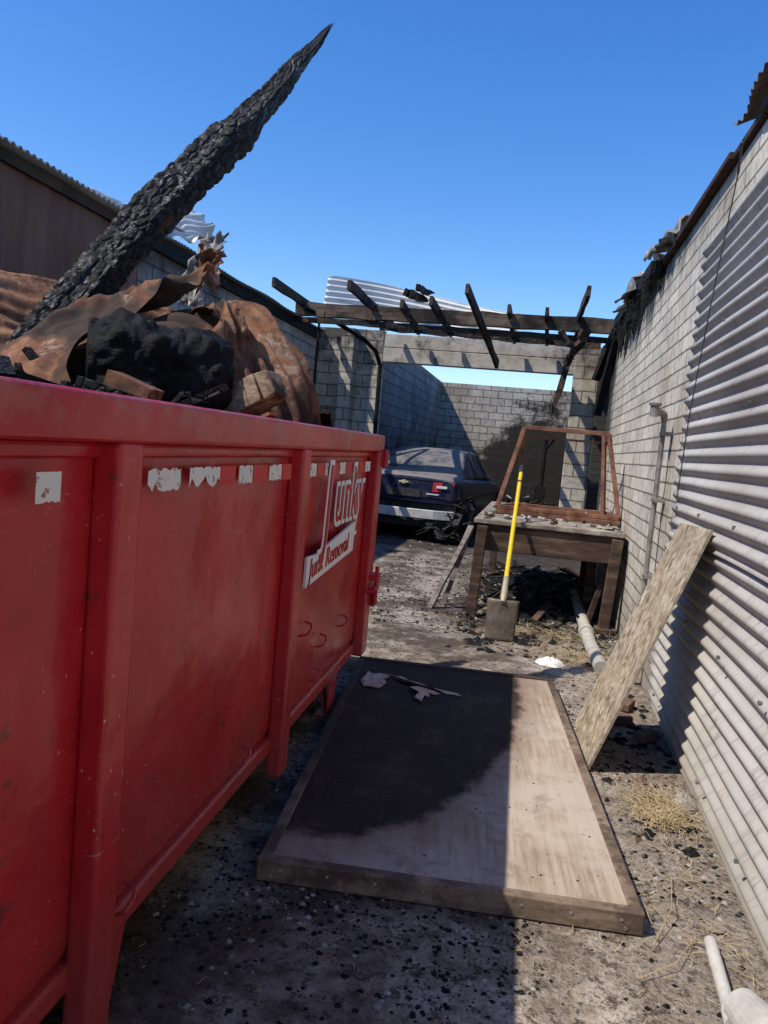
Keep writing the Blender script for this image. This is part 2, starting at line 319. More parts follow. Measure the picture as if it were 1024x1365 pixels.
b=B(); b.box((XL-.2,4.76*S,0),(XL,9*S,2.24*S)); b.box((XL-5,4.76*S,0),(XL-.2,4.9*S,2.2*S)); b.done('walls',WL,bl)
corr('roof',(XL+.1,4.95*S,2.275*S),(-1,0,.12),(0,1,0),5,4.2*S,gm('burnt_roof',[(.3,(.05,.05,.05)),(.6,(.16,.15,.15)),(.8,(.3,.3,.3))],1.5,.6,.3),amp=.014,nu=8,bend=crump(.06,5,2),parent=bl)
b=B(); b.box((XL,4.76*S,2.17*S),(XL+.05,8.9*S,2.255*S)); b.done('eave_board',CHAR,bl)
corr('loose_roof_sheet',V(-3.35,4.95,2.57),(.3,1.2,.16),(.30,-.1,-.2),1.28*S,.42,WM,amp=.016,pitch=.09,nu=24,bend=crump(.10,3,4),parent=bl)
corr('loose_roof_sheet_b',V(-3.22,5.5,2.69),(.3,.7,.10),(.30,-.1,-.32),.62*S,.60,WM,amp=.016,pitch=.09,nu=20,bend=crump(.12,3,8),jag=.15,parent=bl)
# ------------------------------------------------------------ dumpster
D=empty('dumpster',(-.535*S,0,0),math.radians(1.2))
m=M('red_paint',.3,0,.5); n=m.noise(1.5,5,.7); x,yy,z=m.sep()
c=m.ramp(n,[(.3,(.36,.010,.018)),(.55,(.50,.016,.026)),(.75,(.60,.04,.045))])
fade=m.smooth(m.noise(1.1,4,.6,m.map(loc=(6,1,2))),.5,.72); c=m.mix(m.math('MULTIPLY',fade,.30),c,(.62,.12,.09))
ch=m.smooth(m.noise(7,5,.8,m.map(loc=(4,4,4))),.61,.68); c=m.mix(m.math('MULTIPLY',ch,.8),c,(.18,.03,.025))
sp=m.smooth(m.vor(32,m.map((1,1,.8))),.11,.06); sp=m.math('MULTIPLY',sp,m.smooth(m.noise(2.3,4,.7),.46,.6)); c=m.mix(m.math('MULTIPLY',sp,.8),c,(.70,.48,.44))
sp2=m.smooth(m.vor(75,m.map((1,1,.7),loc=(2,2,2))),.14,.08); sp2=m.math('MULTIPLY',sp2,m.smooth(m.noise(3.1,4,.7,m.map(loc=(5,5,0))),.45,.6)); c=m.mix(m.math('MULTIPLY',sp2,.7),c,(.62,.34,.31))
for rr,lc,th in((1.1,7,.70),(1.45,3,.69)):
    sc=m.smooth(m.noise(2.2,4,.75,m.map((1,1.,14),rot=(rr,0,0),loc=(lc,lc,lc))),th,th+.02); c=m.mix(m.math('MULTIPLY',sc,.35),c,(.62,.30,.27))
tp=m.math('MULTIPLY',m.smooth(z,1.40,1.48),m.smooth(m.noise(9,5,.8),.46,.62)); c=m.mix(m.math('MULTIPLY',tp,.45),c,(.42,.16,.13))
dust=m.smooth(m.math('ADD',z,m.math('MULTIPLY',m.noise(3,4),.6)),1.0,.4); c=m.mix(m.math('MULTIPLY',dust,.38),c,(.28,.11,.085))
m.col(c); m.rgh(m.ramp(m.noise(4,4,.7),[(.3,.18),(.7,.42)])); m.bump(m.noise(3.5,3,.5),.4,.03); RED=m.m
y0,y1,zb,zt,Wd=.12,3.03*S,.18*S,1.035*S,2.15
def panel(y0,y1,seed):
    def fn(a,c):
        yq=y0+(y1-y0)*a; zq=zb+(zt-.09-zb)*c
        e=math.sin(math.pi*a)*math.sin(math.pi*c)
        xq=-.062+e*(.035*N((yq*1.6,zq*1.6,seed))+.012)+.006*N((yq*6,zq*6,seed))*min(1,e*3)
        if c<.06: xq-=(.06-c)*.5
        return Vector((xq,yq,zq))
    return fn
for i,(a,c) in enumerate([(y0,.97*S),(.97*S,1.9*S),(1.9*S,2.98*S)]):
    surf('side_panel_%d'%i,panel(a,c,i*7.),50,36,RED,D)
b=B()
b.box((-.12,y0,zt-.095),(0,y1,zt)); b.box((-.07,y0,zt-.13),(-.045,y1,zt-.094))
b.box((-.10,y0,zb-.03),(-.05,y1,zb+.035))
b.box((-Wd,y0,zt-.095),(-Wd+.1,y1,zt)); b.box((-Wd+.1,y1-.1,zt-.095),(-.12,y1,zt)); b.box((-Wd+.1,y0,zt-.095),(-.12,y0+.1,zt))
def rib(ya,yb,zlow=zb-.04,x=-.002): 
    b.box((-.064,ya,zlow),(x,yb,zt-.093))
rib(.965*S,1.035*S,.05); rib(1.885*S,1.955*S,zb-.12); rib(2.93*S,3.028*S); rib(.55*S,.70*S,x=.01); 
for q in (.5,1.4,2.4,3.4): b.box((-Wd-.06,q,zb),(-Wd-.0,q+.1,zt-.09))
b.done('frame',RED,D,.012,seg=3)
b=B(); b.box((-Wd,y0,zb),(-Wd+.01,y1,zt-.1)); b.box((-Wd+.01,y1-.03,zb),(-.06,y1-.012,zt-.1)); b.box((-Wd+.01,y0,zb),(-.06,y0+.01,zt-.1)); b.box((-Wd+.01,y0+.01,zb),(-.075,y1-.03,zb+.02)); b.done('shell',RED,D)
b=B()
b.box((-.5,y0,.06),(-.4,y1+.1,zb-.001)); b.box((-1.75,y0,.06),(-1.65,y1+.1,zb-.001))
for q in(.3,1.0,1.7,2.4,3.1,3.8): b.box((-1.9,q,zb-.08),(-.12,q+.06,zb-.002))
def plate(pl,xa,xb):
    n=len(pl); b.quad([(xa,q,z) for q,z in pl]+[(xb,q,z) for q,z in pl],[tuple(range(n))[::-1],tuple(range(n,2*n))]+[(i,(i+1)%n,n+(i+1)%n,n+i) for i in range(n)])
for q in(1.05*S,2.62*S):
    plate([(q,zb-.031),(q+.17,zb-.031),(q+.165,zb-.06),(q+.10,.0),(q-.0,.0)],-.085,-.073)
    b.box((-.15,q-.0,.001),(-.086,q+.10,.010)); b.beam((-.09,q+.05,.01),(-.14,q+.05,zb-.03),.012,.08,0,(0,1,0))
b.done('underframe',RED,D,.003)
b=B()
for xx in(-.3,-1.85):
    for q in(.6,y1-.55): b.cyl((xx-.05,q,.1),(xx+.05,q,.1),.1,n=20); b.box((xx-.08,q-.05,.1),(xx-.06,q+.05,zb)); b.box((xx+.06,q-.05,.1),(xx+.08,q+.05,zb))
b.done('rollers',gm('rusty_steel',[(.3,(.05,.03,.025)),(.7,(.2,.12,.09))],10,.6,.5),D)
b=B()
for zz in(.5,1.32): b.cyl((.012,y1-.01,zz),(.012,y1-.01,zz+.1),.018,n=12); b.box((-.05,y1-.06,zz+.01),(.004,y1+.03,zz+.09))
b.box((-.03,y1-.14,.60),(.04,y1-.0,.635)); b.cyl((.03,y1-.05,.52),(.03,y1-.05,.74),.013,n=10); b.box((.0,y1-.1,.66),(.045,y1-.02,.70)); b.cyl((.0,y1-.17,.61),(.06,y1-.17,.61),.012,n=10)
for q,zz in((1.62*S,.34),(2.1*S,.62),(2.25*S,.36),(2.6*S,.50),(1.08*S,.30),(2.3*S,.50)):
    b.tube([(-.055,q,zz),(-.02,q+.004,zz+.012),(-.012,q+.03,zz+.03),(-.02,q+.055,zz+.045),(-.05,q+.06,zz+.05)],.005,6)
b.done('hardware',RED,D)
TW=M('white_tape',.5); TW.col(TW.mix(TW.smooth(TW.noise(35,5,.75),.56,.60),(.80,.76,.68),(.36,.16,.12))); TR=M('red_tape',.4); TR.col((.60,.012,.02))
def torn(b,ya,yb,za,zb_,mi,rag,x=-.0465):
    nseg=14; top=[];bot=[]
    for i in range(nseg+1):
        f=i/nseg; yq=ya+(yb-ya)*f; top.append((x,yq,zb_-rag*max(0,N((yq*40,2,1)))*(1))); bot.append((x,yq,za+rag*abs(N((yq*60,7,1)))*1.6))
    vs=top+bot; b.quad(vs,[(i,nseg+1+i,nseg+2+i,i+1) for i in range(nseg)],mi)
b=B()
zc=zt-.205;
for ya,yb,mi,rg in [(1.075,1.19,0,.03),(1.225,1.36,0,.035),(1.36,1.44,1,.0),(1.46,1.54,0,.01),(1.545,1.64,1,.0),(1.65,1.74,0,.01),(1.75,1.82,1,0),(1.99,2.06,0,.01),(2.07,2.15,1,0),(2.16,2.24,0,.005),(2.25,2.33,1,0),(2.34,2.42,0,.005),(2.43,2.52,1,0),(2.53,2.62,0,.004),(2.64,2.72,1,0),(2.74,2.84,0,.005),(.80,.85,0,.006)]:
    torn(b,ya*S,yb*S,zc,zc+.055,mi,rg,-.022)
b.done('reflective_tape',[TW.m,TR.m],D)
WHT=M('white_lettering',.5); WHT.col(WHT.mix(WHT.smooth(WHT.noise(30,4,.8),.66,.70),(.86,.83,.78),(.5,.08,.07)))
def text(body,size,y,z,mat,off=0,x=-.03,ext=.0015,shear=.25,xs=1.,name='lettering',ang=0,sp=.95):
    c=bpy.data.curves.new(name,'FONT'); c.body=body; c.size=size; c.offset=off; c.extrude=ext; c.shear=shear; c.materials.append(mat)
    c.space_character=sp
    o=bpy.data.objects.new(name,c); scn.collection.objects.link(o); o.parent=D
    mm=Matrix(((0,0,1),(1,0,0),(0,1,0))).to_4x4(); o.matrix_local=Matrix.Translation((x,y,z))@mm@Matrix.Rotation(ang,4,'Z')@Matrix.Diagonal((xs,1,1,1)); return o
PR=M('red_fill',.4); PR.col((.50,.014,.022))
for nm_,mt_,of,xx in(('lettering_outline',WHT.m,.019,-.014),('lettering_fill',PR.m,-.003,-.010)):
    text('J',.46,2.16*S,.71*S,mt_,of,xx,xs=.95,name=nm_,shear=.1); text('unky',.37,2.29*S,.745*S,mt_,of,xx,xs=.80,name=nm_,shear=.1,sp=1.1)
b=B(); pl=[(2.02,.585),(2.02,.672),(2.12,.668),(2.62,.722),(2.62,.62)]
b.quad([(-.025,a*S,c*S) for a,c in pl]+[(-.014,a*S,c*S) for a,c in pl],[(5,9,8,7,6),(0,1,6,5),(1,2,7,6),(2,3,8,7),(3,4,9,8),(4,0,5,9)]); b.done('lettering_banner',WHT.m,D)
text('Junk Removal',.122,2.045*S,.605*S,PR.m,.0,-.0115,shear=.2,xs=1.0,name='banner_text',ang=.06,sp=1.05)
# ------------------------------------------------------------ dumpster contents
RU=M('rust_sheet_mat',.8,.05,.2); n=RU.noise(2.2,5,.75)
c=RU.ramp(n,[(.25,(.04,.022,.015)),(.42,(.11,.05,.029)),(.54,(.21,.095,.048)),(.68,(.30,.165,.095))])
c=RU.mix(RU.math('MULTIPLY',RU.smooth(RU.noise(5,5,.75,RU.map(loc=(7,0,0))),.54,.64),.7),c,(.36,.27,.205))
c=RU.mix(RU.smooth(RU.noise(1.8,5,.7,RU.map(loc=(1,9,0))),.5,.60),c,(.045,.030,.023)); c=RU.mix(RU.math('MULTIPLY',RU.smooth(RU.noise(22,4,.7),.50,.60),.6),c,(.07,.038,.023)); RU.col(c); RU.bump(RU.noise(40,4,.7),.6,.006)
def arch(name,pts,wv,nu,W,seed,a=.06,pitch=.09,amp=.014,mat=RU.m,f=3.,crease=.6,hf=.25):
    pts=[V(*p) for p in pts]; wv=Vector(wv).normalized(); nv=int(W/pitch*8)+1
    def fn(u,c):
        p=crom(pts,u); t=(crom(pts,min(1,u+.02))-crom(pts,max(0,u-.02))).normalized(); n=t.cross(wv).normalized()
        v=c*W; v2=v*(1+.1*N((u*4,seed,0)))
        q=p+wv*v2+n*(amp*math.sin(2*math.pi*v/pitch)*(1-.4*abs(N((u*3,c*3,seed+2)))))
        e=.12*N((c*7,seed,1))
        if u<.1: q+=t*e*(1-u*10)
        if u>.9: q+=t*e*(u*10-9)
        if c<.15: q+=wv*.05*N((u*9,seed,4))*(1-c/.15)
        if c>.85: q+=wv*.08*N((u*9,seed,7))*(c-.85)/.15
        k=Vector((u*f,c*f*.7,seed))
        q+=Vector((noise.noise(k),noise.noise(k+Vector((9,0,0))),noise.noise(k+Vector((0,9,0)))))*a
        q+=n*a*crease*(abs(noise.noise(k*1.7))*2.4-.3+hf*abs(noise.noise(k*5)))
        return q
    return surf(name,fn,nu,nv,mat,thick=.002)
arch('rusty_corrugated_sheet',[(-1.22,2.45,1.16),(-1.13,2.42,1.37),(-.96,2.38,1.42),(-.80,2.36,1.32),(-.70,2.34,1.17),(-.66,2.32,1.02),(-.67,2.3,.9)],(-.25,-.9,-.42),90,.72,1.,.045,pitch=.115,amp=.027,crease=.35)
arch('rusty_corrugated_sheet',[(-1.02,2.25,1.50),(-1.14,2.1,1.42),(-1.18,1.9,1.28),(-1.15,1.7,1.13),(-1.1,1.5,1.0)],(-1,.1,-.35),70,.66,5.,.10,amp=.005,crease=.9,f=2.4)
arch('rusty_corrugated_sheet',[(-2.0,1.9,1.42),(-1.7,2.3,1.46),(-1.45,2.6,1.45),(-1.2,2.8,1.3)],(.2,-.75,-.9),60,.75,9.,.08,amp=.006,crease=.8,f=2.4)
arch('rusty_corrugated_sheet',[(-1.08,2.45,1.58),(-1.10,2.42,1.54),(-1.05,2.4,1.50),(-1.06,2.35,1.44)],(-.9,-.2,.15),30,.11,13.,.05,amp=.003,pitch=.05,crease=.8,f=2.)
arch('rusty_corrugated_sheet',[(-1.00,2.26,1.36),(-.93,2.18,1.39),(-.87,2.14,1.33),(-.84,2.12,1.22),(-.82,2.11,1.12)],(-.3,-.6,-.2),40,.14,17.,.05,amp=.010,pitch=.07,crease=.7,f=2.)
arch('scorched_metal_strip',[(-1.35,2.9,1.75),(-1.38,2.8,1.6),(-1.36,2.7,1.45)],(1,0,.1),16,.13,21.,.05,mat=GRAYS,pitch=.06,amp=.008)
def mound(a,c):
    x=-.12-1.9*a; q=.25+4.05*c; z=1.30+.16*math.sin(a*3.1)+.12*N((x*2,q*2,1))+.07*N((x*7,q*7,1))+.03*N((x*20,q*20,1)); 
    return Vector((-.535*S+x-.02*q,q,z))
surf('burnt_debris_mound',mound,60,110,CHARW,smooth=False)
b=B()
for i in range(260):
    xx=random.uniform(-2.5,-.98); q=random.uniform(.9,4.2); zz=1.46+random.uniform(-.06,.10)-(.1 if xx>-1.1 else 0); s=random.uniform(.04,.2)
    d=Vector((random.uniform(-1,1),random.uniform(-1,1),random.uniform(-.4,.4))).normalized()*s
    if xx+abs(d.x)>-.95: continue
    b.beam(Vector((xx,q,zz))-d,Vector((xx,q,zz))+d,random.uniform(.02,.09),random.uniform(.008,.05),random.choice([0,0,0,1]))
b.done('burnt_scraps',[CHAR,RU.m])
FAB=M('charred_fabric',.7,0,.15); FAB.col(FAB.ramp(FAB.noise(8),[(.35,.004),(.7,.014)])); FAB.bump(FAB.noise(30,4,.7),.8,.02)
RA,RBv=V(-1.14,1.78,1.15),V(-.84,1.98,1.13)
def roll(a,c):
    t=c*2*math.pi; ax=RA.lerp(RBv,a); d=(RBv-RA).normalized()
    s=d.cross(Vector((0,0,1))).normalized(); rr=.172*(1-.25*abs(2*a-1)**3)*(1+.22*N((a*2.5,math.cos(t),math.sin(t)),1.6)+.20*abs(N((a*7,math.cos(t)*2,math.sin(t)*2),1.5))+.03*math.sin(t*9+4*N((a*3,math.cos(t),0))))
    if a<.001 or a>.999: rr*=.3
    return ax+(s*math.cos(t)+Vector((0,0,1))*math.sin(t))*rr
surf('charred_carpet_roll',roll,110,90,FAB.m)
WD=M('split_timber',.85); WD.col(WD.mix(WD.smooth(WD.noise(4,5,.7),.5,.62),WD.ramp(WD.noise(6,5,.6,WD.map((1,6,6),rot=(0,0,.6))),[(.3,(.14,.08,.045)),(.7,(.42,.30,.20))]),(.03,.022,.018))); WD.bump(WD.noise(30,4,.6,WD.map((1,5,5),rot=(0,0,.6))),.6,.006)
b=B(); jb(b,V(-.84,1.98,1.05),V(-.68,1.93,1.135),.13,.11,5,0,.008,70); b.done('wooden_block',WD.m,None,.006)
# ------------------------------------------------------------ charred beam
P0=V(-1.70,1.72,.66); P1=V(-.957,3.0,2.587)
d=(P1-P0); LB=d.length; d.normalize(); sx=d.cross(Vector((0,1,0))).normalized(); sy=d.cross(sx)
def sstep(a,b,x):
    t=min(1,max(0,(x-a)/(b-a))); return t*t*(3-2*t)
def cb(a,c):
    t=c*2*math.pi+.6; u=a*LB
    cx,cy=math.cos(t),math.sin(t); k=(abs(cx)**9+abs(cy)**9)**(-1/9)
    w=.088*(1-.08*a)*(1-.30*sstep(.70,.76,a+.03*cx)); 
    if a>.78: w*=max(.06,(1-((a-.78)/.22)**1.5*.90))
    w*=1+.12*N((a*6,cx*.6,3),1.5)+.07*N((a*19,cx,5))
    dist,_=noise.voronoi(Vector((cx*k*1.7,cy*k*1.7,u*13))); gap=min(1,(dist[1]-dist[0])*3.2)
    dist2,_=noise.voronoi(Vector((cx*k*4,cy*k*4,u*30+7))); gap2=min(1,(dist2[1]-dist2[0])*2.)
    rr=w*k*(1-.11*(1-gap)-.03*(1-gap2)+.10*N((cx*1.5,cy*1.5,u*3),1,4))
    off=sx*.03*N((a*3,1,1))+sy*.03*N((a*3,5,1))
    if a>.8: off+=sx*.05*(a-.8)*3*N((a*14,2,2))
    return P0+d*(u+(.12*N((cx*2,cy*2,9)) if a>.93 else 0))+off+(sx*cx+sy*cy)*rr
m=M('alligator_char',.42,0,.25); n=m.noise(12,5,.7); c=m.ramp(n,[(.35,(.003,.003,.003)),(.6,(.008,.008,.008)),(.8,(.024,.024,.024))])
c=m.mix(m.math('MULTIPLY',m.smooth(m.noise(3,5,.7,m.map(loc=(2,5,1))),.60,.68),.7),c,(.08,.045,.026)); m.col(c); m.rgh(m.ramp(m.noise(20,3),[(.35,.28),(.6,.75)]))
m.bump(m.noise(70,4,.7),.6,.005)
surf('charred_wooden_beam',cb,420,90,m.m,smooth=False)
# ------------------------------------------------------------ wooden panel on the ground
PA=empty('wooden_panel',(-.518*S,1.575*S,0),math.radians(5.3)); PW,PL=1.235,2.50
m=M('weathered_plywood',.85,0,.2); x,yy,z=m.sep()
ex=m.math('POWER',m.math('DIVIDE',x,1.0),2.); mn=m.math('MINIMUM',yy,2.2); ey=m.math('POWER',m.math('DIVIDE',m.math('SUBTRACT',2.2,mn),2.05),2.)
e=m.math('ADD',ex,ey); e=m.math('ADD',e,m.math('MULTIPLY',m.math('SUBTRACT',m.noise(5,5,.75),.5),.30)); cm=m.smooth(e,1.03,.93); cm2=m.smooth(e,1.35,.9)
gr=m.noise(3,5,.7,m.map((16,1,1))); gr2=m.noise(2,5,.75,m.map(loc=(4,0,0)))
c=m.ramp(gr,[(.3,(.26,.195,.135)),(.5,(.38,.30,.22)),(.7,(.47,.385,.29))]); c=m.mix(m.math('MULTIPLY',m.smooth(gr2,.40,.62),.75),c,(.48,.41,.325))
c=m.mix(m.math('MULTIPLY',m.smooth(m.noise(5,5,.8,m.map(loc=(1,7,0))),.52,.68),.5),c,(.20,.14,.10))
c=m.mix(m.math('MULTIPLY',m.smooth(yy,1.7,2.4),.45),c,(.26,.195,.145)); c=m.mix(m.math('MULTIPLY',cm2,.6),c,(.13,.078,.05))
cr=m.vor(38,feat='DISTANCE_TO_EDGE'); chc=m.ramp(m.noise(4,5,.7),[(.3,(.016,.012,.010)),(.55,(.036,.027,.021)),(.75,(.09,.066,.050))])
c=m.mix(m.math('MULTIPLY',cm,.95),c,chc)
m.col(c); hh=m.math('MULTIPLY',m.ramp(cr,[(0,0.),(.1,1.)]),cm); pv=m.bump(hh,.8,.006); m.bump(gr,.4,.004,pv)
PLY=m.m
holeo=[(.24,2.13),(.34,2.10),(.42,2.04),(.50,2.03),(.62,1.98),(.66,1.93),(.58,1.95),(.52,1.97),(.44,1.86),(.36,1.90),(.38,2.0),(.29,2.06)]
bm=bmesh.new(); outer=[bm.verts.new((a,c,.062)) for a,c in((.03,.03),(PW-.03,.03),(PW-.03,PL-.03),(.03,PL-.03))]
inner=[bm.verts.new((a,c,.062)) for a,c in holeo]
es=[bm.edges.new((outer[i],outer[(i+1)%4])) for i in range(4)]+[bm.edges.new((inner[i],inner[(i+1)%len(inner)])) for i in range(len(inner))]
bmesh.ops.triangle_fill(bm,use_beauty=True,use_dissolve=False,edges=es)
me=bpy.data.meshes.new('plywood_sheet'); bm.to_mesh(me); bm.free(); me.materials.append(PLY); o=bpy.data.objects.new('plywood_sheet',me); scn.collection.objects.link(o); o.parent=PA
sm=o.modifiers.new('s','SOLIDIFY'); sm.thickness=.01; sm.offset=0
b=B(); rw=.042
b.box((0,0,.004),(PW,rw,.078)); b.box((0,PL-rw,.004),(PW,PL,.078)); b.box((0,rw+.002,.004),(rw,PL-rw-.002,.074)); b.box((PW-rw,rw+.002,.004),(PW,PL-rw-.002,.074))
b.box((rw+.003,.8,.01),(PW-rw-.003,.84,.053)); 
m=M('frame_timber',.85); x,yy,z=m.sep(); c=m.ramp(m.noise(6,5,.7,m.map((1,1,4))),[(.3,(.10,.068,.043)),(.7,(.30,.22,.155))]); c=m.mix(m.math('MULTIPLY',m.smooth(m.noise(7,5,.75),.46,.6),.75),c,(.07,.047,.032)); cz=m.smooth(m.math('SUBTRACT',m.math('MULTIPLY',x,-.6),m.math('MULTIPLY',yy,-.45)),.0,.5); c=m.mix(m.math('MULTIPLY',cz,.85),c,(.035,.025,.019)); m.col(c); m.bump(m.noise(40,4),.5,.005)
b.done('frame_rails',m.m,PA,.005)
b=B()
for i in range(8): q=.08+i*.155; b.cyl((q,-.002,.05),(q,.002,.05),.005,n=8)
for q in (.05,1.18): b.cyl((q,-.003,.025),(q,.002,.025),.006,n=8)
b.done('nails',gm('nail',[(.3,.2),(.7,.5)],9,.5,.5),PA)
VE=gm('torn_veneer',[(.3,(.32,.19,.14)),(.6,(.55,.40,.31))],14)
def flap(ps,z=.075,lift=.03):
    b=B(); n=len(ps); b.quad([(a,c,z+lift*max(0,N((a*9,c*9,1)))) for a,c in ps]+[(a,c,z-.004+lift*max(0,N((a*9,c*9,1)))) for a,c in ps],[tuple(range(n))]+[(i,n+i,n+(i+1)%n,(i+1)%n) for i in range(n)]); return b
for i,ps in enumerate([[(.07,2.0),(.10,1.91),(.14,1.90),(.19,1.90),(.22,2.02),(.20,2.08),(.23,2.13),(.17,2.19),(.12,2.16),(.09,2.2),(.09,2.1)],[(.22,2.16),(.26,2.13),(.30,2.15),(.35,2.11),(.4,2.09),(.46,2.05),(.42,2.06),(.33,2.12),(.26,2.13),(.18,2.2)],[(.36,1.98),(.40,1.99),(.43,1.98),(.50,1.965),(.54,1.93),(.51,1.91),(.47,1.92),(.48,1.86),(.45,1.87),(.44,1.73),(.40,1.78),(.42,1.9),(.38,1.92)],[(.5,2.02),(.56,1.995),(.63,1.965),(.66,1.92),(.60,1.95),(.57,1.945)]]):
    flap(ps).done('torn_veneer_%d'%i,VE,PA)
# ------------------------------------------------------------ OSB board
m=M('osb',.85,0,.2); x,yy,z=m.sep(); vv=m.comb(yy,m.math('MULTIPLY',z,1.07),0.)
cols=[]
for i,(rot,sc,st) in enumerate(((.3,36,.45),(-.9,42,.4),(1.9,40,.4))):
    k=m.n.new('ShaderNodeTexVoronoi'); k.inputs['Scale'].default_value=sc; mp=m.n.new('ShaderNodeMapping'); mp.inputs['Rotation'].default_value=(0,0,rot); mp.inputs['Location'].default_value=(i*3,i,0)
    m.l.new(vv,mp.inputs[0]); mp2=m.map((st,1,1),src=mp.outputs[0]); m.l.new(mp2,k.inputs['Vector']); cols.append(m.sep(k.outputs['Color'])[0])
f=m.math('MULTIPLY',m.math('ADD',m.math('ADD',cols[0],cols[1]),cols[2]),.333)
c=m.ramp(f,[(.15,(.14,.10,.058)),(.35,(.29,.23,.15)),(.6,(.39,.325,.225)),(.85,(.55,.48,.36))]); c=m.mix(m.math('MULTIPLY',m.smooth(m.noise(3,5,.7),.45,.65),.4),c,(.24,.20,.15)); m.col(c); m.bump(f,.5,.004)
A=V(.272,2.52,0.0);Bq=V(.257,2.975,0.0);C=V(.545,2.45,.83);Dq=V(.543,2.945,.81)
nn=((Bq-A).cross(C-A)).normalized(); nn=nn if nn.z>0 else -nn
b=B(); t=nn*.012
b.quad([A,Bq,Dq,C,A+t,Bq+t,Dq+t,C+t],[(0,1,2,3),(4,5,6,7),(0,1,5,4),(1,2,6,5),(2,3,7,6),(3,0,4,7)]); b.done('osb_board',m.m)
# ------------------------------------------------------------ ground pipes
CP=gm('cement_pipe_mat',[(.3,(.28,.26,.22)),(.6,(.45,.425,.37))],6,.85)
b=B(); p=[V(.405,3.72,.036),V(.385,4.2,.036),V(.375,5.75,.036)]; b.cyl(p[0],p[1],.05,.05,24); b.cyl(p[1],p[2],.05,.05,24); b.cyl(V(.382,4.45,.036),V(.381,4.52,.036),.062,.062,24); b.done('cement_pipe',CP)
WP=gm('white_plastic',[(.3,(.36,.34,.29)),(.6,(.55,.53,.48))],6,.5)
b=B(); b.cyl(V(.465,1.66,.02),V(.455,1.44,.02),.019,.019,18); b.cyl(V(.456,1.45,.02),V(.453,1.41,.02),.024,.024,18)
b.cyl(V(.47,1.44,.04),V(.52,1.28,.045),.05,.085,24); b.cyl(V(.52,1.28,.045),V(.56,1.14,.05),.085,.09,24); b.cyl(V(.51,1.31,.045),V(.515,1.295,.045),.092,.092,24); b.done('drain_pipe_fitting',WP,None,.003)
# ------------------------------------------------------------ work table
T=empty('work_table')
TT=M('dusty_tabletop',.9); TT.col(TT.ramp(TT.noise(5,5,.75),[(.3,(.07,.05,.04)),(.5,(.22,.185,.145)),(.7,(.42,.37,.30))])); TT.bump(TT.noise(20,4),.6,.015)
TF=M('scorched_wood',.85); TF.col(TF.ramp(TF.noise(3,5,.65,TF.map((1,1,5))),[(.3,(.025,.017,.012)),(.55,(.08,.05,.033)),(.75,(.18,.12,.08))])); TF.bump(TF.noise(25,4,.6,TF.map((1,1,5))),.6,.006)
x0,x1,q0,q1,tz=-.31*S,.56*S,4.7*S,6.5*S,.606*S
b=B(); b.box((x0-.03,q0-.03,tz-.045),(x1+.0,q1,tz)); b.done('top',TT.m,T,.008)
b=B(); b.box((x0+.02,q0+.0,tz-.28),(x1-.01,q0+.04,tz-.048)); b.box((x0+.02,q0+.05,tz-.26),(x0+.06,q1-.05,tz-.048)); b.box((x1-.05,q0+.05,tz-.26),(x1-.01,q1-.05,tz-.048)); b.box((x0+.02,q1-.04,tz-.2),(x1-.01,q1-.001,tz-.048)); b.done('apron',TF.m,T,.005)
b=B()
b.beam((x0+.02,q0-.03,0),(x0+.05,q0-.045,tz-.06),.10,.09); b.beam((x1-.1,q0-.04,.03),(x1-.06,q0-.045,tz-.06),.09,.09); b.box((x1-.17,q0-.1,0),(x1-.02,q0+.04,.05)); b.beam((x1-.22,q0+.2,0),(x1-.1,q0+.1,tz-.25),.07,.05)
b.box((x0+.02,q1-.14,0),(x0+.1,q1-.06,tz-.2)); b.box((x1-.1,q1-.14,0),(x1-.02,q1-.06,tz-.2)); b.box((x1-.24,q0+.6,0),(x1-.16,q0+.68,tz-.05)); b.box((x1-.24,q0+1.4,0),(x1-.16,q0+1.48,tz-.05))
b.done('legs',TF.m,T,.006)
b=B()
for i in range(150):
    xx=random.uniform(x0+.05,x1-.05);q=random.uniform(q0,q1-.1);s=random.uniform(.01,.05); d=Vector((random.uniform(-1,1),random.uniform(-1,1),random.uniform(-.2,.3))).normalized()*s
    b.beam(Vector((xx,q,tz+.012))-d,Vector((xx,q,tz+.012))+d,random.uniform(.01,.05),random.uniform(.008,.02),random.choice([0,0,1,2]))
b.done('tabletop_rubble',[TF.m,CP,gm('ash2',[(.3,.25),(.7,.5)],8)],T)
RF=gm('rusted_iron',[(.3,(.09,.04,.025)),(.5,(.19,.09,.055)),(.7,(.30,.16,.10))],9,.8,.2)
b=B(); zb2=.655; yf=5.2
fr=[V(-.225,yf,zb2),V(.565,yf,zb2),V(.455,yf+.12,1.2),V(-.10,yf+.12,1.2)]
for i in range(4): b.beam(fr[i],fr[(i+1)%4],.042 if i==0 else .032,.042)
b.beam(V(-.235,yf,.625),V(.575,yf,.625),.06,.04)
fb=[V(-.12,yf+.75,zb2-.02),V(.565,yf+.75,zb2-.02)]
b.beam(fb[0],fb[1],.04,.04); b.beam(fr[0],fb[0],.04,.04); b.beam(fr[1],fb[1],.04,.04)
b.beam(fb[0],fr[3]+V(.0,.03,-.06),.03,.03); b.beam(fb[1]+V(-.03,0,0),fr[2]+V(-.02,.03,-.06),.035,.035); b.beam(fr[3]+V(.0,.03,-.06),fr[2]+V(0,.03,-.06),.022,.022)
b.beam(V(.46,yf+.01,.66),V(.42,yf+.12,1.19),.03,.03)
b.beam(fr[2],fr[2]+V(.02,0,-.09),.09,.015)
b.done('rusted_metal_frame',RF,None,.004)
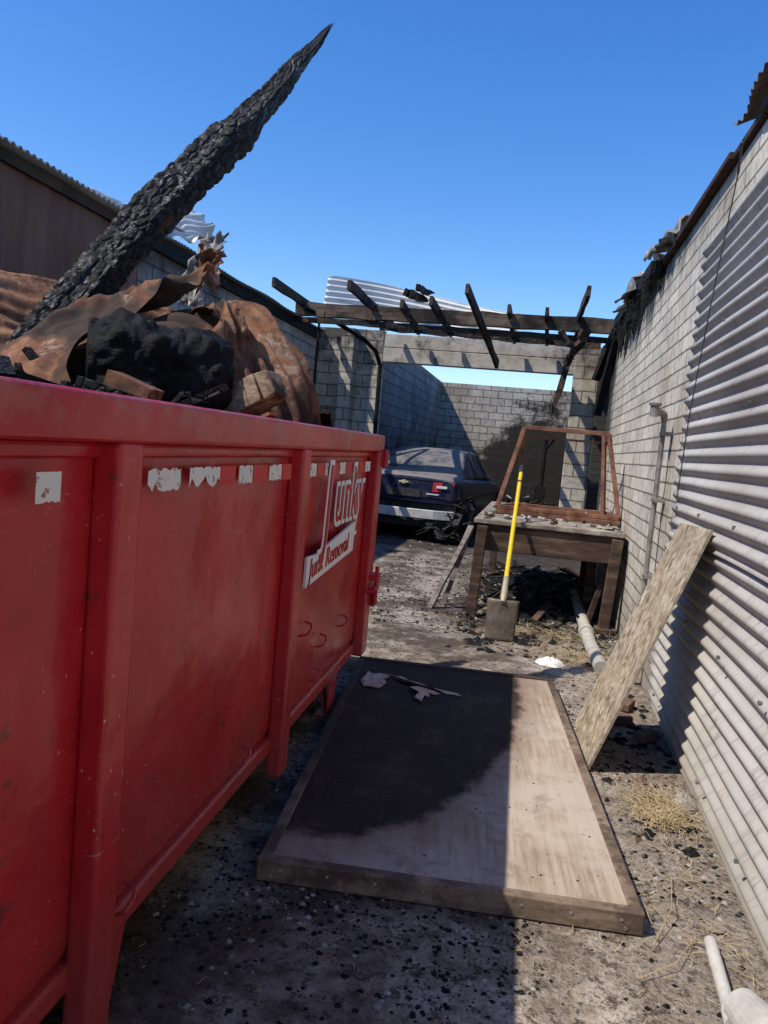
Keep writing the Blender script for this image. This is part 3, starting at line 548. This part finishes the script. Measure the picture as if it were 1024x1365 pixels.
# ------------------------------------------------------------ shovel
SH=empty('shovel'); a=V(-.095,4.15,.24); t=V(-.085,4.93,.94); dd=(t-a).normalized()
YE=gm('yellow_fiberglass',[(.3,(.60,.41,.02)),(.6,(.72,.53,.03))],10,.45); IR=gm('shovel_steel',[(.3,(.09,.065,.05)),(.6,(.19,.155,.125))],12,.6,.4)
gp=a+dd*.2
b=B(); b.cyl(gp,t-dd*.09,.019,.017,14); b.done('handle',YE,SH)
b=B(); b.cyl(t-dd*.09,t,.020,.021,14); b.cyl(t-dd*.22,t-dd*.20,.019,.019,14); b.done('grip',gm('black_rubber',[(.3,.02),(.7,.05)],10),SH)
b=B(); b.cyl(a-dd*.0,gp,.027,.022,14); b.cyl(a-dd*.05,a,.018,.027,14); b.done('ferrule',gm('worn_steel',[(.3,(.3,.25,.18)),(.7,(.45,.4,.3))],12,.5,.3),SH)
def blade(u,c):
    s=(c-.5)*2; w=.125*(1-.10*u) if u>.04 else .115; 
    p=a-dd*.03+(Vector((-.004,-.10,-1)).normalized())*(.0+u*(.325)); 
    return p+Vector((s*w,-.03*(1-s*s)*(1-.6*u)+.03,-.004*N((s,u,1),5)))
surf('blade',blade,16,16,IR,SH,thick=.003)
b=B(); b.beam(a+Vector((-.125,.03,-.03)),a+Vector((-.02,.01,-.03)),.03,.006); b.beam(a+Vector((.02,.01,-.03)),a+Vector((.125,.03,-.03)),.03,.006); b.done('footrest',IR,SH)
b=B(); jb(b,V(-.56,4.76,.0),V(-.36,4.95,.53),.07,.02,6,0,.01,80); jb(b,V(-.50,4.9,.0),V(-.37,5.0,.5),.02,.05,6,0,.01,82); b.done('leaning_plank',gm('grey_plank',[(.3,(.06,.05,.045)),(.6,(.22,.19,.17))],9,stretch=(1,1,3)))
# ------------------------------------------------------------ car
CR=empty('parked_car',V(-1.37,8.2,0),math.radians(-6))
m=M('dusty_paint',.45,.1,.4); n=m.noise(2.2,5,.7); nz=m.n.new('ShaderNodeNewGeometry'); upz=m.sep(nz.outputs['Normal'])[2]
c=m.ramp(n,[(.35,(.008,.012,.038)),(.6,(.018,.024,.058))]); dm=m.math('MULTIPLY',m.smooth(upz,.2,.9),m.smooth(m.noise(6,5,.7),.15,.5)); dm=m.math('ADD',m.math('MULTIPLY',dm,.85),m.math('MULTIPLY',m.smooth(m.noise(3,5,.7,m.map(loc=(3,3,3))),.48,.70),.22),clamp=True)
c=m.mix(m.math('MULTIPLY',dm,.7),c,(.30,.26,.22)); m.col(c); m.rgh(m.math('ADD',.28,m.math('MULTIPLY',dm,.5))); m.bump(m.noise(60,4),.2,.003); CPNT=m.m
m=M('dusty_glass',.2,0,.6); gd=m.smooth(m.noise(3,5,.7),.25,.6); m.col(m.mix(m.math('MULTIPLY',gd,.6),(.015,.016,.02),(.26,.235,.21))); m.rgh(m.math('ADD',.15,m.math('MULTIPLY',gd,.5))); CG=m.m
BLK=gm('black_plastic',[(.3,.012),(.7,.05)],8,.7)
st=[(-.02,.70,.98,.62),(.0,.80,1.0,.60),(.06,.86,1.03,.58),(.25,.895,1.045,.40),(.6,.91,1.04,.28),(.78,.92,1.03,.27),(1.3,.925,1.01,.25),(2.4,.93,.97,.25),(3.6,.92,.95,.25),(4.2,.90,.88,.25),(4.6,.80,.76,.26),(4.78,.6,.66,.3)]
ring=lambda w,zt,zb:[(0,zb),(w*.9,zb),(w,zb+.12*(zt-zb)),(w*1.0,zt-.45*(zt-zb)),(w*.985,zt-.22*(zt-zb)),(w*.945,zt-.06),(w*.85,zt-.012),(w*.5,zt+.012),(0,zt+.018)]
def loft(name,st,ringf,mats,mf=None,sub=1):
    b=B(); rs=[]
    for (yq,*a) in st:
        h=ringf(*a); full=h+[(-x,z) for x,z in h[-2:0:-1]]; rs.append([(x,yq,z) for x,z in full])
    n=len(rs[0]); vs=[v for r in rs for v in r]; fs=[];mi=[]
    for i in range(len(rs)-1):
        for j in range(n): fs.append((i*n+j,(i+1)*n+j,(i+1)*n+(j+1)%n,i*n+(j+1)%n)); mi.append(mf(i,j,n) if mf else 0)
    b.quad(vs,fs+[tuple(range(n)),tuple(range((len(rs)-1)*n,len(rs)*n))[::-1]]); b.mi=mi+[0,0]
    o=b.done(name,mats,CR,smooth=True)
    if sub: s=o.modifiers.new('s','SUBSURF'); s.levels=2; s.render_levels=2
    return o
loft('body',st,ring,[CPNT])
gst=[(.60,.70,1.02,1.00),(.68,.74,1.06,.98),(1.05,.70,1.28,.97),(1.45,.60,1.43,.96),(1.6,.58,1.455,.96),(2.3,.58,1.475,.95),(2.75,.58,1.45,.95),(3.2,.64,1.24,.94),(3.65,.72,1.0,.93),(3.75,.72,.97,.92)]
def gring(w,zt,zb):
    wb=.83; return [(0,zb),(wb,zb),(wb-.02,zb+.04),(wb+(w-wb)*.55,zb+(zt-zb)*.5),(w+.03,zt-.045),(w-.02,zt-.012),(w*.6,zt+.006),(0,zt+.01)]
def gmi(i,j,n):
    jj=j if j<n//2 else n-1-j
    if jj in(2,3) and 2<=i<=6: return 1
    if jj in(5,6) and i in(1,2): return 1
    if jj in(5,6) and i in(6,7): return 1
    return 0
loft('cabin',gst,gring,[CPNT,CG],gmi)
b=B()
for sxx in(-1,1):
    b.beam((sxx*.80,1.80,.97),(sxx*.62,1.85,1.42),.05,.012,0,(0,1,0)); b.beam((sxx*.80,2.72,.96),(sxx*.63,2.6,1.40),.06,.012,0,(0,1,0))
    b.box((sxx*.925-.008,1.0,.70),(sxx*.925+.008,3.6,.715))
b.box((-.82,-.034,.70),(.82,-.026,.708)); b.box((-.8,-.028,.955),(.8,-.02,.962))
b.done('pillars_and_trim',BLK,CR)
TL=M('tail_lamp_red',.25,0,.5); TL.col(TL.ramp(TL.noise(9,5),[(.3,(.42,.02,.03)),(.7,(.62,.07,.07))])); CLR=gm('lamp_clear',[(.3,.45),(.7,.7)],9,.3)
b=B()
for sxx in(-1,1):
    cx=sxx*.63; o_=.05
    vs=[(cx-.16,-.035,.79),(cx+.16,-.035+(o_ if sxx>0 else 0),.80),(cx+.17,-.035+(o_ if sxx>0 else 0),.95),(cx-.15,-.035,.93)]
    b.quad(vs+[(a,c+.08,z) for a,c,z in vs],[(0,1,2,3),(0,1,5,4),(1,2,6,5),(2,3,7,6),(3,0,4,7)],0)
    b.box((cx-.10,-.044,.845),(cx+.07,-.036,.885),1)
b.done('tail_lamps',[TL.m,CLR],CR,.008)
b=B(); b.box((-.08,-.05,.888),(.08,-.03,.912)); b.box((-.03,-.052,.872),(.03,-.03,.928)); b.done('badge',gm('brass_badge',[(.3,(.45,.36,.2)),(.7,(.65,.56,.36))],9,.4,.2),CR,.004)
b=B(); b.box((-.28,-.035,.68),(.28,-.02,.80),0); b.box((.38,-.04,.735),(.58,-.033,.755),1); b.done('plate_recess',[BLK,CLR],CR,.01)
b=B(); 
pts=[(-.82,.06,.43),(-.55,-.06,.43),(0,-.10,.43),(.55,-.06,.43),(.82,.06,.43)]
for p,q in zip(pts[:-1],pts[1:]): b.beam(p,q,.05,.14)
b.done('bumper_beam',gm('aluminium_beam',[(.3,(.42,.41,.39)),(.6,(.68,.67,.64))],6,.5,.3),CR,.008)
b=B(); b.box((-.8,.02,.22),(.8,.3,.35)); b.box((-.84,.05,.35),(.84,.2,.60)); b.box((-.6,.3,.2),(.6,4.5,.28))
for i in range(80):
    xx=random.uniform(.35,1.1); q=random.uniform(-.15,.2); z=random.uniform(.08,.72); d=Vector((random.uniform(-1,1),random.uniform(-.6,.6),random.uniform(-.5,.5))).normalized()*random.uniform(.04,.18)
    if xx<.8 and z>.33: continue
    b.beam(Vector((xx,q,z))-d,Vector((xx,q,z))+d,random.uniform(.03,.12),.01)
b.done('torn_bumper_cover',BLK,CR)
b=B()
for sxx in(-1,1):
    for q in(.98,3.8):
        cx=sxx*.83; b.cyl((cx-.11,q,.32),(cx+.11,q,.32),.325,.325,28,0); b.cyl((cx+sxx*.112,q,.32),(cx+sxx*.118,q,.32),.22,.20,20,1)
        b.cyl((sxx*.905,q,.34),(sxx*.935,q,.34),.37,.37,28,0)
b.done('wheels',[BLK,gm('burnt_rim',[(.3,.1),(.7,.3)],9,.5,.6)],CR,.02)
# ------------------------------------------------------------ debris, straw, small things
b=B()
def bit(x,q,s,mi,z=0):
    a=random.uniform(0,6.28); n=random.choice([4,5]); h=s*random.uniform(.25,.7)
    vs=[(x+math.cos(a+i*6.283/n)*s*random.uniform(.5,1.2),q+math.sin(a+i*6.283/n)*s*random.uniform(.5,1.2),z+.0) for i in range(n)]
    vs.append((x+random.uniform(-.3,.3)*s,q+random.uniform(-.3,.3)*s,z+h)); b.quad(vs,[(i,(i+1)%n,n) for i in range(n)],mi)
for i in range(34000):
    x=random.uniform(-1.6,.83); q=random.uniform(1.2,10)**1.0
    if random.random()>.3: q=1.2+(q-1.2)*.4
    k=noise.noise(Vector((x*1.5,q*1.5,2)))+.6*noise.noise(Vector((x*5,q*5,3)))
    if k<-.0 and random.random()<.85: continue
    s=random.choice([.002,.003,.004,.004,.006,.009,.013]) if q<6 else random.choice([.008,.012,.02])
    bit(x,q,s,random.choice([0,0,0,0,0,1,2]) if x<.1 else random.choice([0,0,1,2,2]))
for i in range(700):
    x=random.uniform(-.5,.8); q=random.uniform(5.6,10); bit(x,q,random.choice([.02,.03,.05,.06]),random.choice([0,0,0,0,2]))
for i in range(260):
    x=random.gauss(.66,.1); q=random.uniform(3.0,6.0); 
    if x<.82: bit(x,q,random.choice([.015,.025,.04]),random.choice([0,0,3,2]))
for i in range(400): bit(random.uniform(-3.2,-.4),random.uniform(6,12),random.choice([.01,.02,.03]),random.choice([0,0,1]))
for i in range(260):
    u=random.uniform(.06,1.17); v_=random.uniform(.06,2.4); ca,sa=math.cos(math.radians(5.3)),math.sin(math.radians(5.3))
    bit(-.518*S+u*ca-v_*sa,1.575*S+u*sa+v_*ca,random.choice([.002,.003,.004,.006]),random.choice([0,0,2]),.0675)
b.done('ash_debris',[CHAR,gm('gravel',[(.3,(.20,.18,.15)),(.7,(.42,.39,.34))],30),gm('dirt_clod',[(.3,(.1,.07,.05)),(.7,(.28,.22,.16))],20),gm('brick_bit',[(.3,(.12,.07,.05)),(.7,(.22,.14,.10))],20)])
b=B()
for i in range(130):
    x=random.uniform(-.4,.75);q=random.uniform(6.7,10); s=random.uniform(.04,.25);a=random.uniform(0,3.14)
    b.beam((x-math.cos(a)*s,q-math.sin(a)*s,.02),(x+math.cos(a)*s,q+math.sin(a)*s,random.uniform(.02,.12)),random.uniform(.01,.06),random.uniform(.006,.03),random.choice([0,0,0,1]))
b.done('burnt_wood_scraps',[CHAR,TF.m])
b=B()
def straw(cx,cy,rx,ry,n,z=.03,ang=None,ls=1.):
    for i in range(n):
        x=random.gauss(cx,rx);q=random.gauss(cy,ry)
        if x>.82: continue
        a=random.uniform(0,6.28) if ang is None else random.gauss(ang,.5); l=random.uniform(.02,.09)*ls; h=random.uniform(.003,z)
        p=Vector((x,q,h)); e=p+Vector((math.cos(a)*l,math.sin(a)*l,random.uniform(-.01,.02))); mid=(p+e)/2+Vector((random.uniform(-.01,.01),random.uniform(-.01,.01),random.uniform(0,.012)))
        e.z=max(e.z,.003); b.beam(p,mid,.0018,.0012); b.beam(mid,e,.0018,.0008)
straw(.49*S-.05,2.28*S,.06,.08,720,.035); straw(.33*S,3.95*S,.2,.16,700,.03); straw(.2*S,4.4*S,.3,.2,460,ls=1.3); straw(.5*S,1.75*S,.05,.2,40,.015); straw(0,6.3,.4,.3,300,.02,ls=1.3); straw(.62,2.8,.12,.5,90,.01,ls=.7); straw(.3,2.1,.25,.3,30,.006,ls=.5); straw(-.5,1.9,.4,.3,25,.006,ls=.5)
b.tube([V(.345,1.62,.01),V(.40,1.74,.03),V(.43,1.92,.01)],.0014,5); b.tube([V(.30,1.50,.01),V(.38,1.56,.02),V(.44,1.68,.01)],.0014,5)
b.done('straw',gm('straw_mat',[(.3,(.34,.25,.12)),(.7,(.60,.48,.28))],9))
def rag(name,c,r,h,mat,seed):
    def fn(u,v):
        t=v*2*math.pi; rr=r*u*(1+.35*N((math.cos(t)*1.5,math.sin(t)*1.5,seed))); z=h*(1-u**2)*(.7+.8*abs(N((u*3*math.cos(t),u*3*math.sin(t),seed),1.6)))+.004
        return Vector((c[0]+rr*math.cos(t),c[1]+rr*math.sin(t)*.7,z))
    surf(name,fn,16,40,mat)
RG=gm('white_cloth',[(.3,(.55,.53,.5)),(.6,(.72,.7,.67))],6); RG2=gm('dirty_cloth',[(.3,(.13,.115,.095)),(.6,(.3,.27,.22))],8)
rag('crumpled_cloth',(.17*S,3.80*S),.11,.05,RG,3); rag('crumpled_cloth',(.21*S,3.65*S),.12,.03,RG2,13)
rag('dirty_rag',(-.50*S,2.13*S),.12,.05,RG2,5); rag('dirty_rag',(.545*S,2.38*S),.07,.06,RG2,8)
b=B()
for (x,q,a) in((.42,3.05,.3),(.47,3.25,1.2),(.50,2.9,.8)):
    c=V(x,q,.02); d=Vector((math.cos(a),math.sin(a),0))*.07; b.beam(c-d,c+d,.07,.05)
b.done('broken_brick',gm('brick_red',[(.3,(.10,.055,.04)),(.7,(.19,.12,.09))],14),None,.008)
